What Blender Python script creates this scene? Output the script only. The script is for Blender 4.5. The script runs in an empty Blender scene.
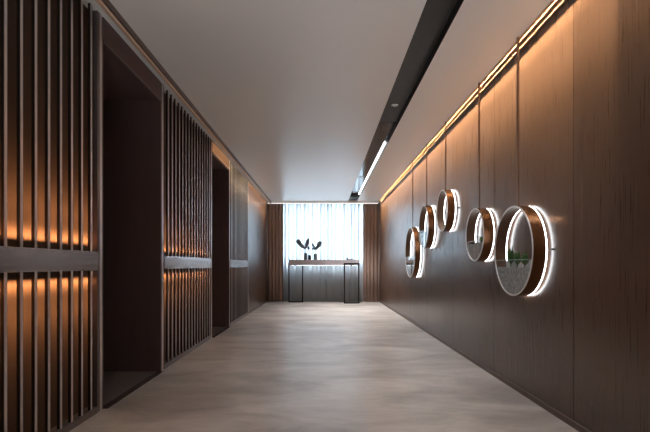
import bpy, bmesh, math, random
from mathutils import Vector, Matrix
random.seed(7)
S = bpy.context.scene
C = S.collection
PI = math.pi

# ------------------------------------------------------------------ materials
def new_mat(name):
    m = bpy.data.materials.new(name); m.use_nodes = True
    nt = m.node_tree
    return m, nt, nt.nodes['Principled BSDF']

def plain(name, col, rough=0.5, metal=0.0, spec=0.5, coat=0.0, coat_rough=0.1):
    m, nt, p = new_mat(name)
    p.inputs['Base Color'].default_value = (*col, 1)
    p.inputs['Roughness'].default_value = rough
    p.inputs['Metallic'].default_value = metal
    p.inputs['Specular IOR Level'].default_value = spec
    p.inputs['Coat Weight'].default_value = coat
    p.inputs['Coat Roughness'].default_value = coat_rough
    # a little procedural mottling so that no surface is dead flat
    tc = nt.nodes.new('ShaderNodeTexCoord'); n = nt.nodes.new('ShaderNodeTexNoise')
    n.inputs['Scale'].default_value = 18; n.inputs['Detail'].default_value = 3
    nt.links.new(tc.outputs['Object'], n.inputs['Vector'])
    mr = nt.nodes.new('ShaderNodeMapRange')
    mr.inputs['To Min'].default_value = max(0.0, rough - 0.06); mr.inputs['To Max'].default_value = rough + 0.06
    nt.links.new(n.outputs['Fac'], mr.inputs['Value']); nt.links.new(mr.outputs['Result'], p.inputs['Roughness'])
    return m

def grain(name, c1, c2, scale=(40, 40, 1.2), rough=0.35, spec=0.5, metal=0.0, bump=0.05, rv=0.09):
    """wood / brushed finish: noise stretched along one axis"""
    m, nt, p = new_mat(name)
    L = nt.links.new
    tc = nt.nodes.new('ShaderNodeTexCoord'); mp = nt.nodes.new('ShaderNodeMapping')
    mp.inputs['Scale'].default_value = scale
    L(tc.outputs['Object'], mp.inputs['Vector'])
    n = nt.nodes.new('ShaderNodeTexNoise'); n.inputs['Scale'].default_value = 1.0
    n.inputs['Detail'].default_value = 6; n.inputs['Roughness'].default_value = 0.65
    L(mp.outputs['Vector'], n.inputs['Vector'])
    r = nt.nodes.new('ShaderNodeValToRGB')
    r.color_ramp.elements[0].position = 0.3; r.color_ramp.elements[0].color = (*c1, 1)
    r.color_ramp.elements[1].position = 0.72; r.color_ramp.elements[1].color = (*c2, 1)
    L(n.outputs['Fac'], r.inputs['Fac']); L(r.outputs['Color'], p.inputs['Base Color'])
    mr = nt.nodes.new('ShaderNodeMapRange')
    mr.inputs['To Min'].default_value = rough - rv; mr.inputs['To Max'].default_value = rough + rv
    L(n.outputs['Fac'], mr.inputs['Value']); L(mr.outputs['Result'], p.inputs['Roughness'])
    b = nt.nodes.new('ShaderNodeBump'); b.inputs['Strength'].default_value = bump; b.inputs['Distance'].default_value = 0.01
    L(n.outputs['Fac'], b.inputs['Height']); L(b.outputs['Normal'], p.inputs['Normal'])
    p.inputs['Specular IOR Level'].default_value = spec
    p.inputs['Metallic'].default_value = metal
    return m

def emit(name, col, strength):
    m = bpy.data.materials.new(name); m.use_nodes = True
    nt = m.node_tree; nt.nodes.clear()
    o = nt.nodes.new('ShaderNodeOutputMaterial'); e = nt.nodes.new('ShaderNodeEmission')
    e.inputs['Color'].default_value = (*col, 1); e.inputs['Strength'].default_value = strength
    nt.links.new(e.outputs[0], o.inputs[0]); return m

def thin_glass(name, tint=(1, 1, 1), ior=1.5, rough=0.0):
    m = bpy.data.materials.new(name); m.use_nodes = True
    nt = m.node_tree; nt.nodes.clear(); L = nt.links.new
    o = nt.nodes.new('ShaderNodeOutputMaterial'); t = nt.nodes.new('ShaderNodeBsdfTransparent')
    g = nt.nodes.new('ShaderNodeBsdfGlossy'); x = nt.nodes.new('ShaderNodeMixShader')
    t.inputs['Color'].default_value = (*tint, 1); g.inputs['Roughness'].default_value = rough
    # two-sided Schlick reflectance of a thin sheet: r0 + (1 - r0) * facing^5
    lw = nt.nodes.new('ShaderNodeLayerWeight'); lw.inputs['Blend'].default_value = 0.5
    pw = nt.nodes.new('ShaderNodeMath'); pw.operation = 'POWER'; pw.inputs[1].default_value = 5
    r0 = ((ior - 1) / (ior + 1)) ** 2
    ma = nt.nodes.new('ShaderNodeMath'); ma.operation = 'MULTIPLY_ADD'; ma.inputs[1].default_value = 1 - r0; ma.inputs[2].default_value = r0
    L(lw.outputs['Facing'], pw.inputs[0]); L(pw.outputs[0], ma.inputs[0])
    L(ma.outputs[0], x.inputs[0]); L(t.outputs[0], x.inputs[1]); L(g.outputs[0], x.inputs[2]); L(x.outputs[0], o.inputs[0])
    return m

def sheer_mat():
    m = bpy.data.materials.new('sheer_voile'); m.use_nodes = True
    nt = m.node_tree; nt.nodes.clear(); L = nt.links.new
    o = nt.nodes.new('ShaderNodeOutputMaterial')
    tr = nt.nodes.new('ShaderNodeBsdfTranslucent'); tr.inputs['Color'].default_value = (0.60, 0.64, 0.66, 1)
    df = nt.nodes.new('ShaderNodeBsdfDiffuse'); df.inputs['Color'].default_value = (0.62, 0.60, 0.59, 1)
    tp = nt.nodes.new('ShaderNodeBsdfTransparent')
    a = nt.nodes.new('ShaderNodeMixShader'); a.inputs[0].default_value = 0.38
    b = nt.nodes.new('ShaderNodeMixShader')
    # woven threads: fine vertical noise modulates how open the weave is
    tc = nt.nodes.new('ShaderNodeTexCoord'); mp = nt.nodes.new('ShaderNodeMapping'); mp.inputs['Scale'].default_value = (60, 60, 2)
    n = nt.nodes.new('ShaderNodeTexNoise'); n.inputs['Detail'].default_value = 4
    mr = nt.nodes.new('ShaderNodeMapRange'); mr.inputs['To Min'].default_value = 0.0; mr.inputs['To Max'].default_value = 0.04
    L(tc.outputs['Object'], mp.inputs['Vector']); L(mp.outputs['Vector'], n.inputs['Vector']); L(n.outputs['Fac'], mr.inputs['Value'])
    L(tr.outputs[0], a.inputs[1]); L(df.outputs[0], a.inputs[2])
    L(mr.outputs['Result'], b.inputs[0]); L(a.outputs[0], b.inputs[1]); L(tp.outputs[0], b.inputs[2]); L(b.outputs[0], o.inputs[0])
    return m

def floor_mat():
    m, nt, p = new_mat('floor_stone'); L = nt.links.new
    tc = nt.nodes.new('ShaderNodeTexCoord')
    def noise(scale, detail=5, rough=0.6, dist=0.0):
        mp = nt.nodes.new('ShaderNodeMapping'); mp.inputs['Scale'].default_value = scale
        L(tc.outputs['Object'], mp.inputs['Vector'])
        n = nt.nodes.new('ShaderNodeTexNoise'); n.inputs['Scale'].default_value = 1
        n.inputs['Detail'].default_value = detail; n.inputs['Roughness'].default_value = rough
        n.inputs['Distortion'].default_value = dist
        L(mp.outputs['Vector'], n.inputs['Vector']); return n.outputs['Fac']
    big = noise((1.1, 2.2, 1), 6, 0.62, 0.6)
    fine = noise((5, 10, 1), 5, 0.7, 0.3)
    r1 = nt.nodes.new('ShaderNodeValToRGB')
    r1.color_ramp.elements[0].position = 0.34; r1.color_ramp.elements[0].color = (0.330, 0.280, 0.250, 1)
    r1.color_ramp.elements[1].position = 0.64; r1.color_ramp.elements[1].color = (0.580, 0.515, 0.470, 1)
    L(big, r1.inputs['Fac'])
    r2 = nt.nodes.new('ShaderNodeValToRGB')
    r2.color_ramp.elements[0].position = 0.32; r2.color_ramp.elements[0].color = (0.84, 0.84, 0.84, 1)
    r2.color_ramp.elements[1].position = 0.66; r2.color_ramp.elements[1].color = (1, 1, 1, 1)
    L(fine, r2.inputs['Fac'])
    mx = nt.nodes.new('ShaderNodeMix'); mx.data_type = 'RGBA'; mx.blend_type = 'MULTIPLY'; mx.inputs['Factor'].default_value = 1
    L(r1.outputs['Color'], mx.inputs['A']); L(r2.outputs['Color'], mx.inputs['B'])
    L(mx.outputs['Result'], p.inputs['Base Color'])
    mr = nt.nodes.new('ShaderNodeMapRange'); mr.inputs['To Min'].default_value = 0.27; mr.inputs['To Max'].default_value = 0.46
    L(fine, mr.inputs['Value']); L(mr.outputs['Result'], p.inputs['Roughness'])
    b = nt.nodes.new('ShaderNodeBump'); b.inputs['Strength'].default_value = 0.12; b.inputs['Distance'].default_value = 0.01
    L(fine, b.inputs['Height']); L(b.outputs['Normal'], p.inputs['Normal'])
    p.inputs['Specular IOR Level'].default_value = 0.45
    return m

def sand_mat():
    m, nt, p = new_mat('pale_sand'); L = nt.links.new
    tc = nt.nodes.new('ShaderNodeTexCoord'); n = nt.nodes.new('ShaderNodeTexNoise')
    n.inputs['Scale'].default_value = 45; n.inputs['Detail'].default_value = 6
    L(tc.outputs['Object'], n.inputs['Vector'])
    r = nt.nodes.new('ShaderNodeValToRGB')
    r.color_ramp.elements[0].position = 0.32; r.color_ramp.elements[0].color = (0.36, 0.32, 0.30, 1)
    r.color_ramp.elements[1].position = 0.68; r.color_ramp.elements[1].color = (0.78, 0.73, 0.70, 1)
    L(n.outputs['Fac'], r.inputs['Fac']); L(r.outputs['Color'], p.inputs['Base Color'])
    p.inputs['Roughness'].default_value = 0.85
    return m

M = {}
M['floor'] = floor_mat()
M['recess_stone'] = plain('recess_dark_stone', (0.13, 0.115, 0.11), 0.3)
M['ceiling'] = plain('ceiling_paint', (0.84, 0.83, 0.825), 0.33, spec=0.7)
M['fascia'] = plain('fascia_white_paint', (0.80, 0.78, 0.76), 0.6)
M['wood'] = grain('walnut_panel', (0.060, 0.032, 0.0195), (0.088, 0.048, 0.030), (60, 80, 2.0), 0.28, 0.75, bump=0.008, rv=0.03)
M['wood_joint'] = plain('panel_joint', (0.012, 0.008, 0.006), 0.6)
M['backing'] = grain('screen_backing_wood', (0.040, 0.019, 0.010), (0.070, 0.034, 0.018), (30, 30, 1.4), 0.55, 0.3)
M['sheen_edge'] = grain('bronze_sheen_edge', (0.62, 0.56, 0.54), (0.74, 0.68, 0.66), (40, 40, 2), 0.40, 0.5, metal=0.85, bump=0.02)  # grazing sheen on the slat fronts, put into a paler bronze
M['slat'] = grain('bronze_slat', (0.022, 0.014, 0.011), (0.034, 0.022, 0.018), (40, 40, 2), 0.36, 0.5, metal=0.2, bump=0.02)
M['frame'] = grain('bronze_frame', (0.15, 0.118, 0.11), (0.20, 0.16, 0.15), (30, 30, 2), 0.34, 0.5, metal=0.5, bump=0.02)
M['rail'] = grain('brushed_bronze_rail', (0.36, 0.32, 0.31), (0.50, 0.46, 0.45), (30, 2, 60), 0.2, 0.5, metal=0.9, bump=0.03)
M['jamb'] = grain('dark_jamb_lacquer', (0.115, 0.072, 0.068), (0.135, 0.086, 0.080), (14, 14, 2), 0.42, 0.4, bump=0.0)
M['steel_door'] = plain('dark_bronze_door', (0.09, 0.07, 0.062), 0.35, 0.8)
M['copper'] = plain('copper_trim', (0.80, 0.57, 0.43), 0.35, 0.3)
M['copper_dark'] = plain('aged_copper_trim', (0.36, 0.22, 0.15), 0.4, 0.3)
M['dark_trim'] = plain('dark_bronze_trim', (0.13, 0.085, 0.065), 0.4, 0.3)
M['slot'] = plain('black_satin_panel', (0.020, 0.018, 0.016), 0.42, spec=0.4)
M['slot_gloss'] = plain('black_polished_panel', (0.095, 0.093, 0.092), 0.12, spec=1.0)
M['slot_side'] = plain('black_slot_side', (0.012, 0.010, 0.009), 0.5)
M['vent'] = plain('dark_vent_metal', (0.035, 0.035, 0.035), 0.5, 0.4)
M['strip'] = emit('linear_light_emission', (0.93, 0.97, 1.0), 6.0)
M['strip_soft'] = emit('curtain_light_emission', (1.0, 0.97, 0.95), 1.3)
M['spot'] = emit('downlight_emission', (1.0, 0.92, 0.82), 0.2)
M['chrome'] = plain('brushed_chrome', (0.62, 0.60, 0.58), 0.25, 1.0)
M['ring'] = grain('ring_copper_wood', (0.25, 0.11, 0.047), (0.30, 0.135, 0.060), (8, 70, 70), 0.26, 0.5, metal=0.75, bump=0.004, rv=0.03)
M['ring_inner'] = grain('ring_inner_brown', (0.10, 0.050, 0.026), (0.16, 0.082, 0.044), (8, 40, 40), 0.34, 0.5, metal=0.2, bump=0.02)
M['ring_rim'] = plain('ring_silver_rim', (0.78, 0.75, 0.73), 0.36, 0.25)
M['halo'] = emit('ring_halo_led', (0.95, 0.97, 1.0), 11.0)
M['strap'] = plain('bronze_strap_metal', (0.26, 0.165, 0.115), 0.35, 0.4)
M['glass'] = thin_glass('clear_glass', (0.93, 0.96, 0.97))
M['glass_highlight'] = plain('painted_glass_highlight', (0.55, 0.66, 0.68), 0.15)  # edge highlight put into a pale colour
M['pane'] = thin_glass('window_glass', (0.97, 0.98, 1.0), 1.35)
M['sand'] = sand_mat()
M['leaf'] = grain('succulent_leaf', (0.030, 0.085, 0.022), (0.09, 0.17, 0.045), (20, 20, 20), 0.5, 0.4)
M['sheer'] = sheer_mat()
M['drape'] = grain('brown_velvet', (0.33, 0.225, 0.185), (0.46, 0.33, 0.275), (60, 60, 1.0), 0.8, 0.2, bump=0.1)
M['console'] = grain('console_taupe_wood', (0.30, 0.26, 0.27), (0.42, 0.37, 0.38), (3, 40, 40), 0.45, 0.4, bump=0.02)
M['black_metal'] = plain('blackened_steel', (0.018, 0.015, 0.015), 0.4, 0.6)
M['led_table'] = emit('table_led', (0.80, 0.90, 1.0), 9.0)
M['sculpt'] = plain('dark_patinated_bronze', (0.12, 0.145, 0.165), 0.45, 0.4)
M['pedestal'] = plain('smoky_grey_glass', (0.17, 0.20, 0.21), 0.15, 0.0, 0.6)
M['wall_paint'] = plain('end_wall_paint', (0.58, 0.55, 0.53), 0.7)
M['white_frame'] = plain('white_window_frame', (0.7, 0.7, 0.7), 0.5)

# ------------------------------------------------------------------ helpers
def box(bm, x0, x1, y0, y1, z0, z1, bevel=0.0):
    r = bmesh.ops.create_cube(bm, size=1.0)
    vs = r['verts']
    for v in vs:
        v.co = Vector(((x0 + x1) / 2 + v.co.x * (x1 - x0), (y0 + y1) / 2 + v.co.y * (y1 - y0), (z0 + z1) / 2 + v.co.z * (z1 - z0)))
    if bevel > 0:
        es = {e for v in vs for e in v.link_edges}
        bmesh.ops.bevel(bm, geom=list(es), offset=bevel, segments=2, affect='EDGES', profile=0.5)

def obj(name, bm, mat, parent=None, loc=None, smooth=False):
    """link a bmesh as one object; geometry is given in world space and moved into the parent's / loc's frame"""
    me = bpy.data.meshes.new(name)
    base = Vector(loc) if loc is not None else (parent.matrix_world.translation.copy() if parent else Vector((0, 0, 0)))
    bmesh.ops.recalc_face_normals(bm, faces=bm.faces)
    for v in bm.verts: v.co -= base
    if smooth:
        for f in bm.faces: f.smooth = True
    bm.to_mesh(me); bm.free()
    if smooth:
        me.set_sharp_from_angle(angle=math.radians(40))
    me.materials.append(mat)
    o = bpy.data.objects.new(name, me); C.objects.link(o)
    if parent:
        o.parent = parent
        o.matrix_world = Matrix.Translation(base) if False else o.matrix_world
        # geometry frame = parent's frame (parents are only translated)
    else:
        o.location = base
    return o

def part(name, mat, parent, *boxes, bevel=0.0, smooth=False):
    bm = bmesh.new()
    for b in boxes: box(bm, *b, bevel=bevel)
    return obj(name, bm, mat, parent, base_of(parent), smooth)

BASE = {}
def base_of(o):
    return BASE.get(o.name, Vector((0, 0, 0))) if o else None

_obj = obj
def obj(name, bm, mat, parent=None, loc=None, smooth=False):
    if parent is not None:
        b = base_of(parent)
        o = _obj(name, bm, mat, None, b, smooth)
        o.location = (0, 0, 0); o.parent = parent
        BASE[o.name] = b
        return o
    o = _obj(name, bm, mat, None, loc or (0, 0, 0), smooth)
    BASE[o.name] = Vector(loc or (0, 0, 0))
    return o

def thing(name, label, cat, loc, group=None, kind=None):
    o = bpy.data.objects.new(name, None); C.objects.link(o)
    o.empty_display_size = 0.1
    o.location = loc; BASE[o.name] = Vector(loc)
    tag(o, label, cat, group, kind); return o

def tag(o, label, cat, group=None, kind=None):
    o['label'] = label; o['category'] = cat
    if group: o['group'] = group
    if kind: o['kind'] = kind
    return o

def struct(name, mat, label, cat, *boxes, bevel=0.0):
    bm = bmesh.new()
    for b in boxes: box(bm, *b, bevel=bevel)
    return tag(obj(name, bm, mat), label, cat, kind='structure')

def tube(bm, pts, radii, n=10, squash=None, cap=True):
    """tube along a 3-D polyline; squash=(dir, factor) flattens it"""
    rings = []
    for i, p in enumerate(pts):
        p = Vector(p)
        a = Vector(pts[max(0, i - 1)]); b = Vector(pts[min(len(pts) - 1, i + 1)])
        t = (b - a).normalized()
        u = t.cross(Vector((0, 1, 0)))
        if u.length < 1e-4: u = t.cross(Vector((1, 0, 0)))
        u.normalize(); w = t.cross(u).normalized()
        k = squash or 1.0
        rings.append([bm.verts.new(p + u * math.cos(2 * PI * j / n) * radii[i] + w * math.sin(2 * PI * j / n) * radii[i] * k) for j in range(n)])
    for A, B in zip(rings, rings[1:]):
        for j in range(n):
            bm.faces.new((A[j], A[(j + 1) % n], B[(j + 1) % n], B[j]))
    if cap:
        bm.faces.new(rings[0]); bm.faces.new(rings[-1])

def lathe_z(bm, prof, cx, cy, n=24):
    rings = [[bm.verts.new((cx + r * math.cos(2 * PI * j / n), cy + r * math.sin(2 * PI * j / n), z)) for j in range(n)] for r, z in prof]
    for A, B in zip(rings, rings[1:]):
        for j in range(n): bm.faces.new((A[j], A[(j + 1) % n], B[(j + 1) % n], B[j]))
    bm.faces.new(rings[0]); bm.faces.new(rings[-1])

def lathe_x(bm, prof, cy, cz, n=96):
    """closed profile [(x, r)...] spun about the X axis through (cy, cz)"""
    rings = [[bm.verts.new((x, cy + r * math.cos(2 * PI * j / n), cz + r * math.sin(2 * PI * j / n))) for j in range(n)] for x, r in prof]
    m = len(rings)
    for i in range(m):
        A, B = rings[i], rings[(i + 1) % m]
        for j in range(n): bm.faces.new((A[j], A[(j + 1) % n], B[(j + 1) % n], B[j]))

def area(name, loc, size, size_y, direction, color, power, spread=None):
    l = bpy.data.lights.new(name, 'AREA'); l.shape = 'RECTANGLE'; l.size = size; l.size_y = size_y
    l.color = color; l.energy = power
    if spread: l.spread = spread
    o = bpy.data.objects.new(name, l); C.objects.link(o)
    o.location = loc
    o.rotation_euler = Vector(direction).to_track_quat('-Z', 'Y').to_euler()
    return o

# ------------------------------------------------------------------ room sizes
XR = 1.55          # right wall plane
XL = -1.53         # front plane of the left screens
XB = -1.585        # backing plane of the left screens
H = 2.73           # ceiling
Y0 = -1.4          # near end of the corridor
YE = 12.05        # where the ceiling stops before the curtains
YW = 12.45         # end (window) wall
SX0, SX1, SZ = 0.678, 0.92, 2.795   # ceiling slot
OPEN = [(3.10, 4.20), (6.14, 7.25)] # the two doorways
RD = -2.45         # depth of the recesses
HZ = 2.56          # underside of the door headers

# ------------------------------------------------------------------ setting
fl = struct('floor', M['floor'], 'mottled beige grey stone floor running to the window', 'floor',
            (-1.53, 1.75, Y0, YW + 0.15, -0.1, 0.0), (-1.76, -1.53, Y0, OPEN[0][0], -0.1, 0.0), (-1.76, -1.53, OPEN[0][1], OPEN[1][0], -0.1, 0.0), (-1.76, -1.53, OPEN[1][1], YW + 0.15, -0.1, 0.0))
struct('ceiling', M['ceiling'], 'flat pale grey ceiling divided by a black slot', 'ceiling',
       (-1.75, SX0, Y0, YE, H, H + 0.12), (SX1, 1.498, Y0, YE, H, H + 0.18), (1.498, 1.75, Y0, YE, 2.875, H + 0.18), (-1.75, 1.75, YE + 0.1, YW + 0.1, H, H + 0.12),
       (-1.75, 1.75, YE, YE + 0.1, H, H + 0.12),
       (SX0, SX1, Y0, YE, SZ + 0.012, H + 0.12))
# right wall: walnut boards between fine joints
joints = [-1.4, 0.18, 1.47, 2.753, 4.03, 5.306, 6.63, 7.92, 9.21, 10.5, YW + 0.1]
bm = bmesh.new()
for a, b in zip(joints, joints[1:]):
    box(bm, XR, XR + 0.02, a + 0.0028, b - 0.0028, 0.0, 2.873, bevel=0.0012)
wr = tag(obj('wall_right', bm, M['wood']), 'right hand wall of tall dark walnut panels', 'wall', kind='structure')
bm = bmesh.new(); box(bm, XR + 0.02, XR + 0.12, Y0, YW + 0.1, 0, 2.873)
obj('joint_backing', bm, M['wood_joint'], wr)
bb = struct('baseboard_right', M['dark_trim'], 'low dark metal skirting under the walnut wall', 'baseboard',
            (XR - 0.012, XR, Y0, 12.08, 0.0, 0.034))
bm = bmesh.new(); box(bm, XR - 0.015, XR, Y0, 12.08, 0.034, 0.042, 0.001)
obj('skirting_edge', bm, M['frame'], bb)
# left wall: solid wall behind the screens, with the plain far panel
struct('wall_left', M['wood_joint'], 'left hand wall behind the slatted screens', 'wall',
       (XB - 0.15, XB - 0.012, Y0, OPEN[0][0] - 0.02, 0, H), (XB - 0.15, XB - 0.012, OPEN[0][1] + 0.02, OPEN[1][0] - 0.02, 0, H),
       (XB - 0.15, XB - 0.012, OPEN[1][1] + 0.02, YW + 0.1, 0, H))
struct('wall_end', M['wall_paint'], 'low wall below the window behind the curtains', 'wall',
       (-1.75, 1.75, YW, YW + 0.15, 0, 1.0), (-1.75, -1.28, YW, YW + 0.15, 1.0, H), (1.28, 1.75, YW, YW + 0.15, 1.0, H), (-1.28, 1.28, YW, YW + 0.15, 2.68, H))
struct('wall_near', M['wall_paint'], 'wall closing the corridor behind the viewer', 'wall',
       (-1.75, 1.75, Y0 - 0.1, Y0, 0, H))
# window
w = tag(thing('window_1', 'wide bright window behind the sheer curtain', 'window', (0, YW, 1.0), kind='structure'), 'wide bright window behind the sheer curtain', 'window', kind='structure')
part('window_frame', M['white_frame'], w, (-1.28, 1.28, YW + 0.04, YW + 0.10, 1.0, 1.05), (-1.28, 1.28, YW + 0.04, YW + 0.10, 2.63, 2.68),
     (-1.28, -1.23, YW + 0.04, YW + 0.10, 1.05, 2.63), (1.23, 1.28, YW + 0.04, YW + 0.10, 1.05, 2.63))
part('pane', M['pane'], w, (-1.23, 1.23, YW + 0.065, YW + 0.071, 1.05, 2.63))
# fascia hiding the curtain tracks
struct('trim_1', M['fascia'], 'white pelmet board across the top of the curtains', 'trim', (-1.60, 1.55, YE, YE + 0.02, 2.690, H + 0.002))

pl = thing('curtain_light', 'thin white strip light along the ceiling edge above the curtains', 'strip light', (0, YE, 2.68))
part('diffuser', M['strip_soft'], pl, (-1.50, 1.49, YE - 0.002, YE + 0.016, 2.672, 2.690))
part('light_housing', M['white_frame'], pl, (-1.505, 1.495, YE + 0.016, YE + 0.02, 2.670, 2.690))

# cornices (coves that hide the warm light strips)
ct = struct('trim_2', M['copper_dark'], 'lit copper cornice moulding along the top of the walnut wall', 'trim',
            (1.538, XR, Y0, YE, 2.690, 2.722), (1.532, XR, Y0, YE, 2.735, 2.750), (1.541, XR, Y0, YE, 2.722, 2.735))
bm = bmesh.new(); box(bm, 1.492, 1.498, Y0, YE, H - 0.006, H + 0.02)
obj('ceiling_edge', bm, M['copper'], ct)
ct = struct('trim_3', M['dark_trim'], 'dark bronze cornice along the top of the slatted wall', 'trim',
            (-1.412, -1.397, Y0, YE, 2.684, H), (-1.418, -1.404, Y0, YE, 2.672, 2.69))
bm = bmesh.new(); box(bm, -1.425, -1.402, Y0, YE, 2.655, 2.674)
obj('cornice_lip', bm, M['copper'], ct)

# ------------------------------------------------------------------ doorways
def doorway(n, y0, y1, label):
    d = thing('door_%d' % n, label, 'doorway', (XL, y0, 0), kind='structure')
    part('jamb', M['jamb'], d, (RD, XL - 0.001, y0 - 0.02, y0, -0.1, HZ))
    part('jamb', M['jamb'], d, (RD, XL - 0.001, y1, y1 + 0.02, -0.1, HZ))
    part('door_header', M['jamb'], d, (RD, XL - 0.02, y0 - 0.02, y1 + 0.02, HZ, HZ + 0.03))
    part('header_panel', M['backing'] if n == 2 else M['jamb'], d, (XL - 0.02, XL, y0, y1, HZ, H))
    part('header_edge', M['copper'] if n == 2 else M['frame'], d, (XL - 0.02, XL + (0.018 if n == 2 else 0.004), y0, y1, HZ - 0.012, HZ + 0.004))
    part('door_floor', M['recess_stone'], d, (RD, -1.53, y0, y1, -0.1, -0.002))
    part('threshold', M['rail'], d, (-1.56, -1.50, y0, y1, -0.006, 0.003))
    b = part('door_leaf', M['steel_door'], d, (RD - 0.04, RD, y0 - 0.02, (y0 + y1) / 2 - 0.001, -0.1, HZ))
    b = part('door_leaf', M['steel_door'], d, (RD - 0.04, RD, (y0 + y1) / 2 + 0.001, y1 + 0.02, -0.1, HZ))
    return d
doorway(1, *OPEN[0], 'near tall dark doorway recess in the slatted wall')
doorway(2, *OPEN[1], 'far dark doorway recess under a lit header')

# ------------------------------------------------------------------ slatted screens
BZ0, BZ1 = 0.965, 1.092
def screen(y0, y1, label, n_first, step=0.1135, pn=0.06, pf=0.06):
    s = thing('slatted_screen', label, 'wall screen', (XL, y0, 0), 'bronze slatted screens on the left wall')
    part('backing_panel', M['backing'], s, (XB - 0.012, XB, y0, y1, 0, H))
    if pn: part('post', M['frame'], s, (XB, XL, y0, y0 + pn, 0, H), bevel=0.002)
    part('post', M['frame'], s, (XB, XL, y1 - pf, y1, 0, H), bevel=0.002)
    part('post_sheen_edge', M['sheen_edge'], s, (XL, XL + 0.003, y1 - pf * 0.55, y1 - 0.004, 0, H))  # bright reflected line on the post, painted as a pale strip
    if pn: part('post_sheen_edge', M['sheen_edge'], s, (XL, XL + 0.003, y0 + 0.004, y0 + pn * 0.55, 0, H))
    part('base_rail', M['frame'], s, (XB, XL + 0.004, y0 + pn, y1 - pf, 0, 0.045), bevel=0.002)
    part('center_rail', M['rail'], s, (XB, XL + 0.006, y0 + pn, y1 - pf, BZ0, BZ1), bevel=0.002)
    lo, hi, el, eh = [], [], [], []
    y = n_first
    while y < y1 - pf - 0.03:
        if y > y0 + pn + 0.02:
            lo.append((XL - 0.020, XL - 0.0025, y - 0.009, y + 0.009, 0.045, BZ0)); hi.append((XL - 0.020, XL - 0.0025, y - 0.009, y + 0.009, BZ1, H))
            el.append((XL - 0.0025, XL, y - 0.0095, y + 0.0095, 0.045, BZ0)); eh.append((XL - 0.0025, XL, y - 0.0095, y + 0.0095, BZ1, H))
        y += step
    part('slat_panel', M['slat'], s, *hi)
    part('sheen_edge', M['sheen_edge'], s, *eh)  # pale strips carry the painted sheen of the slat fronts
    part('sheen_edge', M['sheen_edge'], s, *el)
    part('slat_panel', M['slat'], s, *lo)
    return s
screen(Y0, OPEN[0][0] - 0.02, 'near bronze slatted screen before the first dark doorway', 2.26 - 0.1135 * 32, pn=0.0)
screen(OPEN[0][1] + 0.02, OPEN[1][0] - 0.02, 'middle bronze slatted screen between the two dark doorways', 4.405)
screen(OPEN[1][1] + 0.02, 9.14, 'far bronze slatted screen between the second doorway and the plain panel', 7.435, pf=0.05)
def cove(name, y0, y1, x, z, d, size, color, power):
    return area(name, (x, (y0 + y1) / 2, z), size, y1 - y0, d, color, power)

AMBER = (1.0, 0.60, 0.29)
for (a, b, p) in ((Y0, OPEN[0][0] - 0.08, 1.0), (OPEN[0][1] + 0.08, OPEN[1][0] - 0.08, 0.8), (OPEN[1][1] + 0.08, 9.08, 0.6)):
    ln = b - a
    for zz, dz in ((BZ1 + 0.006, 1), (BZ0 - 0.006, -1)):
        for c_, t_, q_ in ((0.07, 0.06, 2.6), (0.25, 0.22, 5.0)):
            o = area('screen_led', (XB + 0.020, (a + b) / 2, zz), 0.010, ln, (0, 0, dz), AMBER, q_ * ln * p, spread=2 * t_)
            # long side along Y, leaning a little towards the backing board
            o.rotation_euler = (0, c_, 0) if dz < 0 else (PI, -c_, 0)

# plain far panel beside the window
pp = thing('wall_panel', 'plain walnut wall panel between the far screen and the left drape', 'wall panel', (XL, 9.14, 0))
part('panel_face', M['wood'], pp, (XB - 0.012, XL, 9.145, YW, 0.042, H), bevel=0.001)
part('panel_skirting', M['dark_trim'], pp, (XB - 0.012, XL + 0.004, 9.145, YW, 0, 0.042))

# ------------------------------------------------------------------ ceiling slot
sp = thing('ceiling_channel', 'long black polished channel recessed in the ceiling', 'ceiling channel', (SX0, Y0, H))
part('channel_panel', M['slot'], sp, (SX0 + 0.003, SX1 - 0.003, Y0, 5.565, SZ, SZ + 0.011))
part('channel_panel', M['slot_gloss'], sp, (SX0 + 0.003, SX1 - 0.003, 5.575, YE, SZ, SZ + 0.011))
part('channel_side', M['slot_side'], sp, (SX0, SX0 + 0.003, Y0, YE, H - 0.001, SZ + 0.011))
part('channel_side', M['slot_side'], sp, (SX1 - 0.003, SX1, Y0, YE, H - 0.001, SZ + 0.011))
ll = thing('linear_light', 'long thin white strip light along the far end of the black channel', 'strip light', (0.9, 6.46, SZ))
part('diffuser', M['strip'], ll, (0.888, 0.914, 6.47, 11.19, SZ - 0.014, SZ - 0.004))
part('light_housing', M['chrome'], ll, (0.884, 0.917, 6.46, 11.2, SZ - 0.005, SZ))
for (x, y, lab) in ((0.805, 4.98, 'small round downlight nearest in the black ceiling channel'),
                    (0.77, 9.05, 'small round downlight halfway along the lit part of the ceiling channel'),
                    (0.77, 10.95, 'small round downlight just before the ceiling vent')):
    d = thing('downlight', lab, 'downlight', (x, y, SZ), 'downlights in the black ceiling channel')
    bm = bmesh.new()
    n = 28
    prof = [(0.042, SZ), (0.042, SZ - 0.004), (0.036, SZ - 0.006), (0.031, SZ - 0.003), (0.031, SZ)]
    rings = [[bm.verts.new((x + r * math.cos(2 * PI * j / n), y + r * math.sin(2 * PI * j / n), z)) for j in range(n)] for r, z in prof]
    for i in range(len(rings)):
        A, B = rings[i], rings[(i + 1) % len(rings)]
        for j in range(n): bm.faces.new((A[j], A[(j + 1) % n], B[(j + 1) % n], B[j]))
    obj('trim_ring', bm, M['chrome'], d, smooth=True)
    bm = bmesh.new(); lathe_z(bm, [(0.0305, SZ), (0.0305, SZ - 0.0015)], x, y, 24)
    obj('lamp_lens', bm, M['spot'], d)
v = thing('air_vent', 'dark slotted air vent at the window end of the ceiling channel', 'air vent', (0.8, 11.55, H))
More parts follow.
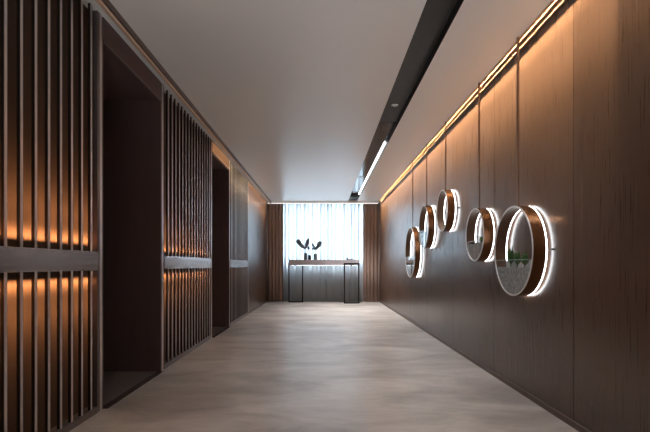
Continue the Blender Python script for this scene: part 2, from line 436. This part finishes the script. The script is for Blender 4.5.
fx0, fx1, fy0, fy1 = SX0 + 0.004, SX1 - 0.004, 11.25, 11.86
part('vent_frame', M['vent'], v, (fx0, fx1, fy0, fy0 + 0.03, H, H + 0.03), (fx0, fx1, fy1 - 0.03, fy1, H, H + 0.03),
     (fx0, fx0 + 0.02, fy0 + 0.03, fy1 - 0.03, H, H + 0.03), (fx1 - 0.02, fx1, fy0 + 0.03, fy1 - 0.03, H, H + 0.03))
part('vent_grille', M['vent'], v, *[(fx0 + 0.02, fx1 - 0.02, fy0 + 0.03 + i * 0.038, fy0 + 0.05 + i * 0.038, H + 0.004, H + 0.028) for i in range(14)])
part('vent_box', M['slot_side'], v, (fx0, fx1, fy0, fy1, H + 0.031, SZ - 0.002))

# ------------------------------------------------------------------ ring shelves
XF, XK = 1.433, 1.524     # front and back of the rings
def segment(bm, x0, x1, cy, cz, r, zt, n=48):
    """prism: the part of a disc (cy, cz, r) below height zt"""
    a = math.acos(max(-1, min(1, (cz - zt) / r)))
    pts = [(cy + r * math.sin(-a + 2 * a * i / n), cz - r * math.cos(-a + 2 * a * i / n)) for i in range(n + 1)]
    A = [bm.verts.new((x0, p[0], p[1])) for p in pts]; B = [bm.verts.new((x1, p[0], p[1])) for p in pts]
    bm.faces.new(A); bm.faces.new(B)
    for i in range(len(pts)):
        j = (i + 1) % len(pts); bm.faces.new((A[i], A[j], B[j], B[i]))

def ring(cy, cz, R, label, pane_z=None, sand_z=None, t=0.013):
    g = thing('ring_shelf', label, 'ring shelf', (XR, cy, cz), 'backlit ring shelves on the walnut wall')
    bm = bmesh.new(); lathe_x(bm, [(XF + 0.005, R - t * 0.5), (XF + 0.005, R), (XK, R), (XK, R - t * 0.5)], cy, cz)
    obj('outer_band', bm, M['ring'], g, smooth=True)
    bm = bmesh.new(); lathe_x(bm, [(XF + 0.005, R - t), (XF + 0.005, R - t * 0.5), (XK, R - t * 0.5), (XK, R - t)], cy, cz)
    obj('inner_band', bm, M['ring_inner'], g, smooth=True)
    bm = bmesh.new(); lathe_x(bm, [(XF, R - t + 0.001), (XF, R - 0.001), (XF + 0.0015, R), (XF + 0.005, R), (XF + 0.005, R - t), (XF + 0.0015, R - t)], cy, cz)
    obj('front_rim', bm, M['ring_rim'], g, smooth=True)
    bm = bmesh.new(); lathe_x(bm, [(XK, R - t + 0.002), (XK, R - 0.001), (XK + 0.009, R - 0.001), (XK + 0.009, R - t + 0.002)], cy, cz)
    obj('halo_light', bm, M['halo'], g, smooth=True)
    part('hanging_strap', M['strap'], g, (1.4740, 1.4875, cy - 0.011, cy + 0.011, cz + R - 0.004, H))
    for q in (-1, 1):
        ya, yb = sorted((cy + q * (R - 0.012), cy + q * (R + 0.055)))
        part('wall_bracket', M['black_metal'], g, (XK + 0.009, XR, ya, yb, cz - 0.005, cz + 0.005))
    if pane_z:
        ri = R - t - 0.0005
        bm = bmesh.new(); segment(bm, XF + 0.006, XF + 0.010, cy, cz, ri, pane_z); obj('glass_front', bm, M['glass'], g)
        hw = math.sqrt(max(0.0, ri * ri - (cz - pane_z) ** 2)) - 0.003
        part('glass_highlight', M['glass_highlight'], g, (XF + 0.0055, XF + 0.0105, cy - hw, cy + hw, pane_z, pane_z + 0.003))  # thin pale strip painting a highlight along the top of the pane
        bm = bmesh.new(); segment(bm, XK - 0.006, XK - 0.001, cy, cz, ri, pane_z - 0.004); obj('planter_back', bm, M['ring_rim'], g)
        bm = bmesh.new(); segment(bm, XF + 0.012, XK - 0.0065, cy, cz, ri, sand_z); obj('sand_bed', bm, M['sand'], g)
    return g
ring(7.35, 1.215, 0.415, 'big backlit ring shelf farthest along the walnut wall, hung low nearest the window', 1.140, 0.990)
ring(6.36, 1.550, 0.305, 'middle-sized backlit ring shelf, second from the window, just beside the highest ring', 1.499, 1.47)
ring(5.375, 1.658, 0.250, 'small empty backlit ring shelf, the highest one on the walnut wall', None)
ring(4.222, 1.288, 0.252, 'small backlit ring shelf with sand, just behind the biggest looking nearest ring', 1.228, 1.205)
ring(3.38, 1.1086, 0.341, 'nearest backlit ring shelf holding green plants above sand behind glass', 1.040, 0.985)

def plant(cy, z, h, n, label, spread=0.035, x=1.478):
    p = thing('succulent', label, 'plant', (x, cy, z))
    bm = bmesh.new()
    tube(bm, [(x, cy, z), (x, cy, z + h * 0.3)], [0.006, 0.004], 8)
    obj('stem', bm, M['leaf'], p)
    bm = bmesh.new()
    for i in range(n):
        a = i * 2.399; t = i / n
        dx, dy = math.cos(a), math.sin(a)
        s = spread * (0.5 + 0.5 * t); hh = h * (1.0 - 0.55 * t)
        base = Vector((x, cy, z + h * 0.12))
        tip = Vector((x + dx * s * 0.4, cy + dy * s, z + hh))
        mid = base.lerp(tip, 0.55) + Vector((dx * 0.4, dy, 0)) * s * 0.15
        tube(bm, [base, mid, tip], [0.003, 0.0085, 0.0012], 6, 0.5)
    obj('leaves', bm, M['leaf'], p, smooth=True)
    return p
plant(3.50, 0.985, 0.165, 22, 'leafy green plant at the window side of the nearest ring shelf', 0.05)
plant(3.385, 0.985, 0.125, 22, 'bushy green plant in the middle of the nearest ring shelf', 0.055)
plant(3.26, 0.985, 0.115, 20, 'low green plant at the right side of the nearest ring shelf', 0.05)
plant(7.38, 0.990, 0.13, 14, 'dark leafy plant behind glass in the farthest low ring shelf', 0.06)
plant(4.16, 1.205, 0.07, 14, 'tiny green plant in the small sand filled ring behind the nearest ring', 0.04)

# ------------------------------------------------------------------ curtains
def curtain(name, x0, x1, y, z0, z1, period, amp, mat, label, cat, thick=0.002, seed=0, group=None, per_wave=14, flat=0.0):
    rnd = random.Random(seed)
    xs = []; n = int((x1 - x0) / period * per_wave)
    bm = bmesh.new(); rows = []
    zs = [z0, z0 + (z1 - z0) * 0.33, z0 + (z1 - z0) * 0.66, z1]
    ph = [rnd.uniform(-0.6, 0.6) for _ in range(int((x1 - x0) / period) + 3)]
    am = [rnd.uniform(0.65, 1.15) for _ in ph]
    for zi, z in enumerate(zs):
        row = []
        for i in range(n + 1):
            u = i / n; X = x0 + (x1 - x0) * u
            k = (X - x0) / period; b = int(k); f = k - b
            pp_ = ph[b] * (1 - f) + ph[b + 1] * f; aa = am[b] * (1 - f) + am[b + 1] * f
            s = math.sin(2 * PI * k + pp_ + 0.08 * zi)
            row.append(bm.verts.new((X - flat * math.sin(2 * (2 * PI * k + pp_)), y + amp * aa * s, z)))
        rows.append(row)
    for A, B in zip(rows, rows[1:]):
        for i in range(n): bm.faces.new((A[i], A[i + 1], B[i + 1], B[i]))
    o = obj(name, bm, mat, None, ((x0 + x1) / 2, y, z0), smooth=False)
    for p in o.data.polygons: p.use_smooth = True
    if thick:
        md = o.modifiers.new('thickness', 'SOLIDIFY'); md.thickness = thick
    return tag(o, label, cat, group)
curtain('sheer_curtain', -1.26, 1.26, 12.27, 0.015, 2.72, 0.215, 0.045, M['sheer'], 'white sheer curtain glowing with daylight behind the console table', 'curtain', 0.0, 3, flat=0.052, per_wave=28)
curtain('drape', -1.515, -1.085, 12.13, 0.012, 2.71, 0.093, 0.032, M['drape'], 'brown pleated drape at the left side of the window', 'curtain', 0.003, 5, 'brown drapes beside the window')
curtain('drape', 1.095, 1.535, 12.13, 0.012, 2.71, 0.093, 0.032, M['drape'], 'brown pleated drape at the right side of the window', 'curtain', 0.003, 6, 'brown drapes beside the window')

# ------------------------------------------------------------------ console table
t = thing('console_table', 'long taupe console table on two black loop legs before the window', 'table', (0.03, 11.8, 0))
part('tabletop', M['console'], t, (-0.893, 0.948, 11.66, 12.0, 1.0, 1.147), bevel=0.003)
def loop(x0, x1, y0, y1, z1, b=0.032):
    return [(x0, x0 + b, y0, y1, 0.0, z1), (x1 - b, x1, y0, y1, 0.0, z1), (x0 + b, x1 - b, y0, y1, 0.0, b), (x0 + b, x1 - b, y0, y1, z1 - b, z1)]
part('leg', M['black_metal'], t, *loop(0.545, 0.952, 11.632, 11.659, 1.06))
part('leg', M['black_metal'], t, *loop(-0.935, -0.535, 12.001, 12.028, 1.06))
part('support_bar', M['black_metal'], t, (0.74, 0.76, 11.659, 11.98, 0.98, 1.0))
part('support_bar', M['black_metal'], t, (-0.75, -0.73, 11.68, 12.001, 0.98, 1.0))
part('led_strip', M['led_table'], t, (-0.85, 0.90, 11.985, 11.997, 0.997, 1.0))

# ornaments on the console
TZ = 1.147; TY = 11.84; PX = 445 / TY
def P(x, y, dy=0.0): return Vector(((x - 323) / PX, TY + dy, 1 + (265.3 - y) / PX))
def horn(bm, pts, rr, n=10):
    out = []; rad = []
    for i in range(len(pts) - 1):
        for k in range(4):
            f = k / 4; out.append(pts[i].lerp(pts[i + 1], f)); rad.append(1.45 * (rr[i] * (1 - f) + rr[i + 1] * f))
    out.append(pts[-1]); rad.append(rr[-1])
    # smooth the polyline
    for _ in range(3):
        out = [out[0]] + [(out[i - 1] + out[i] * 2 + out[i + 1]) / 4 for i in range(1, len(out) - 1)] + [out[-1]]
    tube(bm, out, rad, n, 0.7)
def sculpture(label, bx, by, bw, horns, stem, bud=None, base_mat='pedestal', square=False):
    b0 = P(bx, by); x = b0.x; r = bw / 2
    s = thing('branch_sculpture', label, 'sculpture', (x, TY, TZ), 'dark branch sculptures on the console table')
    bm = bmesh.new()
    if square: box(bm, x - r, x + r, TY - r, TY + r, TZ, b0.z, 0.004)
    else: lathe_z(bm, [(r * 0.96, TZ), (r, TZ + 0.006), (r, b0.z - 0.006), (r * 0.94, b0.z)], x, TY, 28)
    obj('pedestal', bm, M[base_mat], s, smooth=not square)
    bm = bmesh.new(); tube(bm, [(x, TY, b0.z - 0.005), stem], [0.006, 0.006], 8); obj('stem', bm, M['sculpt'], s)
    for pts, rr in horns:
        bm = bmesh.new(); horn(bm, pts, rr); obj('horn', bm, M['sculpt'], s, smooth=True)
    if bud:
        bm = bmesh.new(); bmesh.ops.create_uvsphere(bm, u_segments=20, v_segments=12, radius=1.0)
        for v_ in bm.verts: v_.co = bud[0] + Vector((v_.co.x * bud[1], v_.co.y * bud[1] * 0.9, v_.co.z * bud[2]))
        obj('bud', bm, M['sculpt'], s, smooth=True)
sculpture('left branch sculpture with a long horn reaching left, on a grey pedestal', 305.7, 253.2, 0.092,
          [([P(297.3, 239.9), P(299.5, 243), P(302.5, 246.6), P(305.8, 248.6)], [0.034, 0.040, 0.032, 0.016]),
           ([P(308.7, 238.3, .02), P(307.6, 241.5, .02), P(306.6, 245), P(305.8, 248.6)], [0.012, 0.036, 0.028, 0.016])], P(305.7, 248.4))
sculpture('middle branch sculpture with a round bud, on a small black block', 309.6, 255.0, 0.08, [], P(309.6, 249), (P(308.7, 247.9), 0.036, 0.044), 'black_metal', True)
sculpture('right branch sculpture with two raised horns, on a grey pedestal', 315.5, 253.8, 0.092,
          [([P(320.3, 241.3), P(319.3, 244.5), P(317.6, 247.2), P(315.5, 248.9)], [0.030, 0.040, 0.030, 0.020]),
           ([P(311.6, 243.3, .02), P(313.2, 245.4, .01), P(315.3, 248.2)], [0.010, 0.020, 0.018]),
           ([P(311.6, 248.4, .03), P(313.5, 248.7, .02), P(316.8, 248.8)], [0.014, 0.018, 0.022])], P(315.5, 248.4))
# small boat-shaped dish
b = thing('dish', 'small dark boat shaped dish with one raised end on the right of the console', 'dish', (0.72, TY, TZ))
bm = bmesh.new(); xs = [0.62, 0.64, 0.68, 0.72, 0.76, 0.79]; hh = [0.095, 0.045, 0.024, 0.02, 0.022, 0.03]; ww = [0.012, 0.03, 0.04, 0.042, 0.036, 0.012]
secs = []
for X, h_, w_ in zip(xs, hh, ww):
    lo = TZ if X > 0.63 else TZ + 0.004
    secs.append([bm.verts.new((X, TY - w_ * 0.55, lo)), bm.verts.new((X, TY + w_ * 0.55, lo)), bm.verts.new((X, TY + w_, TZ + h_)),
                 bm.verts.new((X, TY + w_ * 0.7, TZ + h_)), bm.verts.new((X, TY, TZ + h_ * 0.6)), bm.verts.new((X, TY - w_ * 0.7, TZ + h_)), bm.verts.new((X, TY - w_, TZ + h_))])
for A, B in zip(secs, secs[1:]):
    for j in range(7): bm.faces.new((A[j], A[(j + 1) % 7], B[(j + 1) % 7], B[j]))
bm.faces.new(secs[0]); bm.faces.new(secs[-1])
obj('dish_body', bm, M['sculpt'], b, smooth=True)

# ------------------------------------------------------------------ lights
WARM = (1.0, 0.77, 0.48)
def strip_light(name, x, z, y0, y1, tilt, power, color=WARM, w=0.014, spread=None):
    l = bpy.data.lights.new(name, 'AREA'); l.shape = 'RECTANGLE'; l.size = w; l.size_y = y1 - y0; l.color = color; l.energy = power
    if spread: l.spread = spread
    o = bpy.data.objects.new(name, l); C.objects.link(o); o.location = (x, (y0 + y1) / 2, z); o.rotation_euler = (0, tilt, 0); return o
# right cove: narrow optics close to the wall, so that the wash runs far down the boards
for c_, t_, p_ in ((0.06, 0.05, 62), (0.13, 0.10, 115), (0.32, 0.22, 6)):
    for ya, yb, k in ((2.75, 11.9, 1.0), (2.35, 2.75, 0.65), (1.9, 2.35, 0.3)):
        strip_light('cove_led', 1.510, 2.862, ya, yb, -c_, p_ * k * (yb - ya) / 9.45, spread=2 * t_, w=0.008)
# left cove: lit only along the far half
for c_, t_, p_, ya in ((0.10, 0.07, 20, 7.3), (0.25, 0.22, 10, 6.15), (0.75, 0.6, 7, 6.15)):
    strip_light('cove_led', -1.495, 2.722, ya, 11.9, c_, p_, spread=2 * t_, w=0.008)
# fill behind the viewer; the low uplight is added to brighten the ceiling
area('fill_light', (0, Y0 + 0.05, 1.75), 2.6, 1.6, (0, 1, -0.05), (1.0, 0.95, 0.92), 1.5)
area('fill_light', (0.15, Y0 + 0.3, 0.4), 1.3, 0.9, (0.02, 0.75, 1), (0.92, 0.96, 1.0), 24, spread=math.radians(85))
for y in (0.9, 2.95, 4.98, 7.0, 9.05, 10.95):  # some beams sit at modelled downlights; others are added to brighten the floor
    l = bpy.data.lights.new('downlight_fill_beam', 'SPOT'); l.energy = 380 if y > 8 else (120 if y > 4 else 75); l.color = (0.97, 0.985, 1.0); l.spot_size = math.radians(100); l.spot_blend = 1.0; l.shadow_soft_size = 0.03
    o = bpy.data.objects.new('downlight_fill_beam', l); C.objects.link(o); o.location = (0.805 if y < 5 else 0.77, y, SZ - 0.012)

wd = bpy.data.worlds.new('sky'); S.world = wd; wd.use_nodes = True
nt = wd.node_tree; bg = nt.nodes['Background']
bg.inputs['Color'].default_value = (0.74, 0.885, 1.0, 1); bg.inputs['Strength'].default_value = 11.0

# ------------------------------------------------------------------ camera
cam = bpy.data.cameras.new('camera'); co = bpy.data.objects.new('camera', cam); C.objects.link(co)
cam.sensor_width = 36; cam.lens = 445 / 650 * 36
cam.shift_x = 2 / 650; cam.shift_y = 49.3 / 650
co.location = (0, 0, 1.0); co.rotation_euler = (PI / 2, 0, 0)
cam.clip_start = 0.05
S.camera = co
S.view_settings.view_transform = 'Standard'; S.view_settings.look = 'None'
S.view_settings.exposure = 0.0; S.view_settings.gamma = 1.0; S.view_settings.use_curve_mapping = False
S.cycles.max_bounces = 12; S.cycles.diffuse_bounces = 6; S.cycles.transparent_max_bounces = 12
S.cycles.sample_clamp_indirect = 6.0
